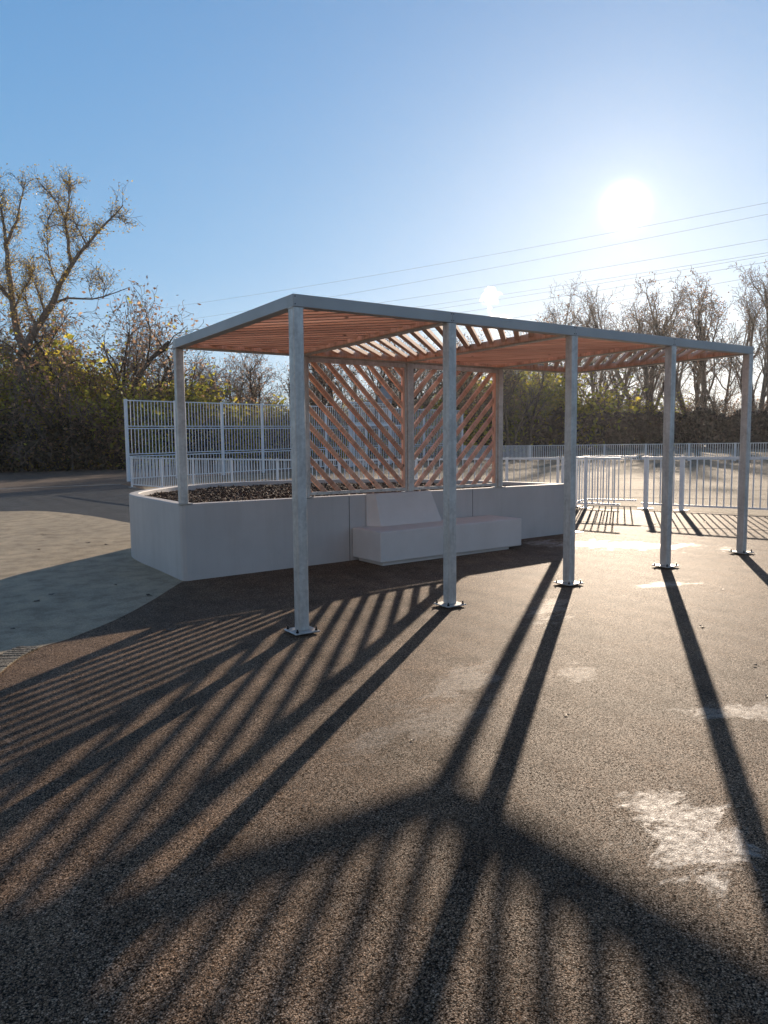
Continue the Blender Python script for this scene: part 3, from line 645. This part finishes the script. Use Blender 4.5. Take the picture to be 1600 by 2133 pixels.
def make_tree(name, seed, h, P, leaf=None, stems=1, sp=.3, r0=None, barkm=M_bark, twm=M_twig):
    T = Tree(seed); R = T.r; r0 = r0 or h*.016
    if stems == 1: T.limb(Vector((0, 0, -.2)), Vector((0, 0, 1)), h*.62, r0, 0, P)
    else:
        for k in range(stems):
            a = 6.28*k/stems+R.uniform(-.4, .4); T.limb(Vector((math.cos(a)*.12, math.sin(a)*.12, -.2)), Vector((math.cos(a)*sp, math.sin(a)*sp, 1)), h*R.uniform(.55, .72), r0*R.uniform(.6, .9), 0, P)
    mats = [twm]
    for i, (m_, per, size, spr, keep) in enumerate(leaf or []): mats.append(m_); T.leaves(per, size, i+1, spr, keep)
    root = bpy.data.objects.new(name, None); sc.collection.objects.link(root); T.build(name, barkm, mats, root)
    zz = sorted(v_[2] for v_ in T.tw.v)[int(len(T.tw.v)*.985)]; root['_h'] = zz
    return root
NX = [0]
def put(proto, px, D, h, label, cat, group=None, rot=None, used=set()):
    """stand a tree at photo column px, depth D, scaled to height h"""
    o = proto if proto.name not in used else copy_tree(proto)
    used.add(proto.name); used.add(o.name)
    s = h/proto['_h']; NX[0] += 1; rz = (NX[0]*2.399) % 6.28 if rot is None else rot
    o.location = at(px, D); o.scale = (s, s, s); o.rotation_euler = (0, 0, rz); tag(o, label, cat, group); return o
def H_(py, D, px=800):                                # height of a thing whose top is seen at photo row py
    return (pt(px, py, D)).z - at(px, D).z

plane = P_(kids=[7, 6, 5, 3], start=[.3, .25, .15, .1], spread=[.38, .55, .7, .75], ratio=[.50, .42, .5, .55], wob=.10, up=.13, lv=4, rmin=.010)
tA = make_tree('plane_tree', 11, 14, plane, [(M_lbrn, 1, .05, .15, .35)], stems=4, sp=.24, r0=.22, barkm=M_plane)
tB = make_tree('plane_tree', 23, 14, plane, [(M_lbrn, 1, .05, .15, .35)], stems=5, sp=.30, r0=.20, barkm=M_plane)
tC = make_tree('plane_tree', 37, 14, plane, [(M_lbrn, 1, .06, .15, .7)], stems=3, sp=.18, r0=.22, barkm=M_plane)
thin = P_(lv=3, kids=[8, 6, 6], start=[.22, .2, .2, .1], spread=[.55, .6, .7, .7], ratio=[.5, .5, .55, .55], wob=.12, up=.07)
tD = make_tree('bare_tree', 41, 9, thin, [(M_lbrn, 1, .05, .2, .5)], stems=3, sp=.22, r0=.13)
tE = make_tree('bare_tree', 53, 9, thin, [(M_lbrn, 1, .06, .22, .7)], stems=4, sp=.3, r0=.11)
tF = make_tree('bare_tree', 67, 9, thin, None, stems=2, sp=.2, r0=.12)
dense = P_(lv=3, kids=[9, 6, 6], start=[.15, .2, .2, .1], spread=[.7, .7, .8, .8], ratio=[.55, .5, .5, .55], wob=.15, up=.05)
tG = make_tree('leafy_tree', 71, 8, dense, [(M_lbrn, 2, .065, .3, .6), (M_lgrn, 1, .06, .3, .15)], stems=3, sp=.3, r0=.13)
# plane trees of the right-hand row
for px, py, D, pr_, lab in ((1250, 628, 66, tB, 'bare vase shaped plane tree standing above the roof between the third and fourth front posts'), (1345, 615, 64, tA, 'bare plane tree just left of the fourth front post, crown over the roof edge'),
        (1445, 590, 62, tC, 'tall bare plane tree seen between the fourth and the last front post'), (1580, 560, 58, tB, 'tallest bare plane tree at the right edge behind the last post'), (1700, 560, 60, tA, 'bare plane tree partly cut by the right edge')):
    D *= 1.36; put(pr_, px, D, H_(py, D, px), lab, 'tree', 'bare plane trees in a row beyond the court')
for px, py, D, pr_ in ((1195, 650, 78, tE), (1150, 670, 80, tD), (1298, 690, 82, tF), (1398, 700, 80, tF), (1505, 680, 78, tF)):
    D *= 1.36; put(pr_, px, D, H_(py, D, px), 'slender bare tree standing behind the row of plane trees', 'tree', 'slender bare trees behind the planes')
for px, py, D, pr_ in ((405, 760, 64, tD), (440, 748, 66, tE), (480, 750, 70, tF), (520, 742, 66, tD), (560, 738, 64, tE), (600, 735, 62, tE), (650, 730, 64, tF), (690, 715, 60, tD), (730, 725, 62, tE), (770, 705, 62, tF), (800, 720, 66, tD), (835, 715, 64, tE), (880, 715, 66, tD), (920, 705, 68, tE), (965, 715, 70, tD), (1005, 725, 72, tE), (1060, 730, 70, tF), (1100, 735, 74, tF)):
    put(pr_, px, D, H_(py, D, px), 'slender bare tree in the row behind the tall white fence', 'tree', 'slender bare trees behind the tall fence')
for px, py, D, pr_, lab in ((175, 668, 54, tG, 'dark bushy tree with withered leaves right of the big forked tree'), (240, 642, 55, tG, 'dark twiggy tree with withered leaves, second to the right of the big forked tree'),
        (262, 655, 60, tE, 'bare multi stemmed tree behind the left end of the tall fence'), (318, 690, 58, tD, 'light bare tree just left of the roof corner of the pergola'), (368, 745, 62, tE, 'small bare tree behind the back left post of the pergola'), (205, 690, 62, tE, 'bare tree standing behind the dark bushy trees on the left')):
    put(pr_, px, D, H_(py, D, px), lab, 'tree')
# ivy clad trunk right of the screens
b = MB(); q_ = at(1058, 78); random.seed(4)
iv = empty('ivy_clad_tree', q_,  'straight dark trunk wrapped in ivy right of the last screen', 'tree')
b.tube([(0, 0, -.2), (.05, 0, 4), (.1, .1, 8.2)], [.3, .24, .14], 8); b.build('trunk', M_bark, iv, smooth=True)
b = MB()
for k in range(2600):
    z = random.uniform(.5, 8.3); a = random.random()*6.28; rr = random.uniform(.2, .5)*(1.1-z*.06); c = Vector((math.cos(a)*rr+.01*z, math.sin(a)*rr, z)); u = Vector((random.gauss(0, 1), random.gauss(0, 1), random.gauss(0, 1))).normalized()*.1; v_ = u.cross(Vector((random.random(), random.random(), 1))).normalized()*.07
    b.quad(c-u, c-v_, c+u, c+v_)
b.build('ivy', M_ldrk, iv); iv.scale = (1.25,)*3

# the big forked tree on the left, limbs laid out one by one at its own distance
DB = 52.0
big = empty('forked_poplar', at(42, DB), 'tall forked tree with sparse yellow leaves at the left edge', 'tree')
org = at(42, DB); T = Tree(5); R = T.r
def L3(pts, dep): return [pt(x, y, DB+dep*(i/(max(1, len(pts)-1)))) - org for i, (x, y) in enumerate(pts)]
limbs = [([(42, 975), (36, 900), (34, 839), (43, 773), (50, 728)], .46, .36, 0), ([(50, 728), (40, 700), (34, 681), (28, 650), (25, 623), (21, 590), (16, 550), (16, 529), (12, 508)], .30, .15, 2.5),
         ([(12, 508), (20, 495), (26, 476), (34, 465), (37, 455), (40, 430), (47, 405), (52, 379)], .14, .03, 1), ([(12, 508), (8, 470), (2, 430), (-8, 400), (-14, 372)], .12, .03, -1.5), ([(25, 623), (10, 610), (-4, 590), (-20, 560), (-34, 520), (-44, 480)], .17, .04, 2),
         ([(50, 728), (64, 703), (79, 679), (95, 655), (108, 637), (117, 614), (123, 595), (138, 570), (150, 550), (165, 528), (181, 511), (200, 488), (223, 463), (240, 446), (257, 427)], .30, .03, -3),
         ([(150, 550), (144, 525), (143, 497), (138, 478), (136, 458), (142, 438), (144, 419), (143, 395), (147, 369)], .13, .025, 1.5), ([(138, 470), (128, 440), (118, 420), (104, 405), (89, 390)], .07, .02, 1),
         ([(115, 631), (128, 625), (142, 621), (165, 622), (192, 623), (215, 618), (244, 608), (270, 598)], .10, .02, -2), ([(181, 511), (170, 490), (160, 470), (150, 450)], .07, .02, 1), ([(95, 655), (85, 625), (74, 595), (66, 575), (60, 560)], .10, .025, 2),
         ([(123, 595), (112, 575), (104, 550), (100, 520), (98, 480), (100, 455)], .07, .02, 1.5), ([(28, 650), (40, 620), (50, 600), (62, 585), (72, 560)], .08, .02, -1.5), ([(43, 773), (20, 740), (0, 720), (-20, 690), (-40, 640)], .16, .04, 1.5), ([(64, 703), (90, 700), (115, 690), (135, 668)], .09, .02, 2.0), ([(79, 679), (60, 650), (55, 625), (52, 600)], .08, .02, 1), ([(223, 463), (232, 452), (246, 453), (258, 456)], .04, .015, .5), ([(215, 618), (217, 595), (212, 575)], .03, .01, .5), ([(192, 623), (184, 600), (188, 585)], .03, .01, .5)]
TP_ = P_(lv=3, kids=[0, 5, 7], start=[.3, .15, .1], ratio=[.5, .5, .55], wob=.16, up=.09, spread=[.7, .6, .6], seg=[5, 5, 4, 3], rmin=.009)
acc_dep = {}
for ptsx, r0, r1, dep in limbs:
    start = acc_dep.get(ptsx[0], 0); n_ = len(ptsx); P3 = []
    for i, (x, y) in enumerate(ptsx):
        dd = start+dep*i/(n_-1); acc_dep.setdefault((x, y), dd); P3.append(pt(x+R.uniform(-1, 1), y, DB+dd)-org)
    rr = [r0+(r1-r0)*i/(n_-1) for i in range(n_)]; T.big.tube(P3, rr, 7)
    if r0 > .4: continue
    bare = ptsx[0] == (115, 631)
    Ltot = sum((P3[i+1]-P3[i]).length for i in range(n_-1)); k = int(Ltot*(2.5 if bare else 7.0))
    for j in range(k):
        t_ = R.uniform(.12, 1.0)*(n_-1); i = min(n_-2, int(t_)); q = P3[i].lerp(P3[i+1], t_-i); d = (P3[i+1]-P3[i]).normalized()
        a = d.cross(Vector((R.gauss(0, 1), R.gauss(0, 1), R.gauss(0, 1)))).normalized(); sp_ = R.uniform(.5, 1.0)
        n0 = len(T.tips); T.limb(q, d*math.cos(sp_)+a*math.sin(sp_)+Vector((0, 0, .25)), R.uniform(.5, 1.6), .026, 2 if not bare else 3, TP_)
        if bare: del T.tips[n0:]
tips = T.tips
T.leaves(2, .07, 1, .2, .6); T.tips = [q for q in tips if q[0].z < 8.5]; T.leaves(10, .085, 2, .5, .7); T.leaves(3, .08, 1, .35, .5)
T.build('t', M_plane, [M_twig, M_lgold, M_lyel, M_lgrn], big)

# bushes: many stemmed, leafy
bush = P_(kids=[5, 4, 4], lv=3, start=[.15, .1, .1], spread=[.6, .7, .8], ratio=[.6, .55, .6], wob=.18, up=.05, rmin=.01)
sG = make_tree('leafy_bush', 81, 4, bush, [(M_lgrn, 4, .08, .34, .8), (M_lyel, 1, .08, .3, .5)], stems=8, sp=.5, r0=.05)
sY = make_tree('leafy_bush', 83, 4, bush, [(M_lgrn, 3, .085, .34, .9), (M_lyel, 4, .09, .34, .7)], stems=8, sp=.5, r0=.05)
sB = make_tree('leafy_bush', 87, 4, bush, [(M_lbrn, 2, .07, .3, .7)], stems=8, sp=.5, r0=.05)
sT = make_tree('leafy_bush', 89, 4, bush, [(M_lbrn, 1, .05, .3, .4)], stems=9, sp=.4, r0=.05)
for px, py, D, pr_ in ((-30, 800, 55, sG), (15, 825, 55, sY), (60, 805, 56.5, sY), (100, 780, 56, sY), (150, 845, 55, sY), (190, 862, 56, sY), (5, 760, 59, sY), (125, 800, 58, sY), (35, 770, 58, sY), (95, 750, 60, sY)):
    put(pr_, px, D, H_(py, D, px), 'yellow green bush in the leafy bank below the big forked tree', 'bush', 'bushes of the leafy bank on the left')
for px, py, D, pr_ in ((240, 830, 52, sB), (285, 815, 54, sG), (330, 810, 57, sY), (365, 810, 60, sY), (400, 850, 60, sY), (445, 850, 62, sB), (490, 852, 60, sY), (535, 855, 62, sY), (580, 858, 61, sB), (640, 850, 62, sY), (700, 850, 64, sY), (760, 852, 64, sB), (830, 852, 65, sG), (890, 850, 66, sY), (930, 845, 67, sG)):
    put(pr_, px, D, H_(py, D, px), 'leafy bush in the hedge line behind the tall white fence', 'bush', 'bushes behind the tall fence')
for px, py, D, pr_, lab in ((1000, 800, 80, sG, 'green bush behind the right part of the last screen'), (1035, 790, 82, sG, 'green bush just left of the ivy clad trunk'), (1085, 800, 83, sY, 'bright yellow bush just right of the last screen'), (1115, 776, 85, sY, 'yellow green bush left of the third front post')):
    put(pr_, px, D, H_(py, D, px), lab, 'bush')
for px, py, D, pr_ in ((1150, 790, 62, sY), (1190, 800, 61, sT), (1240, 795, 61, sB), (1290, 790, 60, sT), (1345, 815, 58, sY), (1395, 800, 58, sT), (1450, 805, 58, sB), (1505, 795, 56, sT), (1570, 800, 54, sB), (1630, 795, 54, sT)):
    D = D*1.36+4; py += 26
    put(pr_, px, D, H_(py, D, px), 'half bare brownish bush under the plane trees', 'bush', 'half bare bushes under the plane trees')

# undergrowth: continuous dark bank of ivy and bramble, uncountable
def bank(name, line, m, hts, dens, th=3.0, seed=1, size=.16):
    rng = random.Random(seed); b = MB()
    for (a, c), (h0, h1) in zip(zip(line[:-1], line[1:]), zip(hts[:-1], hts[1:])):
        A, B_ = Vector(R2(a)), Vector(R2(c)); L = (B_-A).length; t_ = (B_-A)/L; n_ = Vector((-t_.y, t_.x)); k = int(L*dens)
        for _ in range(k):
            u = rng.random(); q = A+t_*(u*L); h = (h0+(h1-h0)*u)*(1+.3*noise.noise(Vector((q.x*.45, q.y*.45, seed)))+.18*noise.noise(Vector((q.x*1.7, q.y*1.7, seed+5))))
            z = h*rng.random()**.8; f = math.sqrt(max(0, 1-(z/h)**2.2)); o_ = rng.uniform(-1, 1)*th/2*(.35+.65*f)
            s = size*rng.uniform(.6, 1.5); c3 = Vector((q.x+n_.x*o_, q.y+n_.y*o_, gz(q.x)+z)); u_ = Vector((rng.gauss(0, 1), rng.gauss(0, 1), rng.gauss(0, 1))).normalized()*s; v_ = u_.cross(Vector((rng.gauss(0, 1), rng.gauss(0, 1), rng.gauss(0, 1)))).normalized()*s*.6
            b.quad(c3-u_, c3-v_, c3+u_, c3+v_)
    return tag(b.build(name, m), kind='stuff')
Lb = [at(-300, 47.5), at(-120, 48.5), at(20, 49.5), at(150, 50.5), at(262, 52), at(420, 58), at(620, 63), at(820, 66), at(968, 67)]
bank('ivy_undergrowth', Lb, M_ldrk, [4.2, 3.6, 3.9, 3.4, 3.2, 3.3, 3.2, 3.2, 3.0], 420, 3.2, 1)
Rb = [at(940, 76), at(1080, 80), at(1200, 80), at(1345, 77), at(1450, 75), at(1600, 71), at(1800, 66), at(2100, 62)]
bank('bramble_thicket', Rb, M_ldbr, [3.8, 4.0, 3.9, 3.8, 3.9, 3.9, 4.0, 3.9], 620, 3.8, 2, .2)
# distant wood far behind, reads as one mass of twigs
def wood_mass(name, a, c, h, n_, m, seed):
    rng = random.Random(seed); b = MB()
    for _ in range(n_):
        u = rng.random(); q = a.lerp(c, u); q = q+Vector((rng.uniform(-6, 6), rng.uniform(-6, 6), 0)); q.z = gz(q.x); hh = h*(.75+.4*noise.noise(Vector((u*14, seed, 0))))*rng.uniform(.3, 1)
        lean = Vector((rng.gauss(0, .25), rng.gauss(0, .25), 1)); z0 = rng.uniform(0, hh*.7); L = rng.uniform(1.0, 3.0)
        d = (lean+Vector((rng.gauss(0, .5), rng.gauss(0, .5), 0))).normalized(); p0 = q+Vector((0, 0, z0)); b.tube([p0, p0+d*L*.5+Vector((rng.gauss(0, .12), rng.gauss(0, .12), 0)), p0+d*L], [.035, .025, .012], 3)
    return tag(b.build(name, m), kind='stuff')
wood_mass('distant_wood', at(-200, 95), at(700, 105), 6.5, 3500, M_twig, 3)
wood_mass('distant_wood', at(700, 125), at(2000, 118), 7.0, 3000, M_twig, 4)

b = MB(); b.box(-141, -51, -9, 601, 401, 60); hz = bpy.data.materials.new('thin autumn haze'); hz.use_nodes = True; t = hz.node_tree; t.nodes.remove(t.nodes['Principled BSDF'])
pv = nd(t, 'ShaderNodeVolumePrincipled'); pv.inputs['Color'].default_value = (.95, .93, .92, 1); pv.inputs['Density'].default_value = 0.00027; pv.inputs['Anisotropy'].default_value = .6
t.links.new(pv.outputs[0], t.nodes['Material Output'].inputs['Volume'])
tag(b.build('haze', hz), kind='stuff')
for m_ in list(bpy.data.objects):
    if '_h' in m_.keys(): del m_['_h']
sc.cycles.max_bounces = 12; sc.cycles.diffuse_bounces = 4; sc.cycles.glossy_bounces = 3; sc.cycles.transparent_max_bounces = 8; sc.cycles.volume_bounces = 12
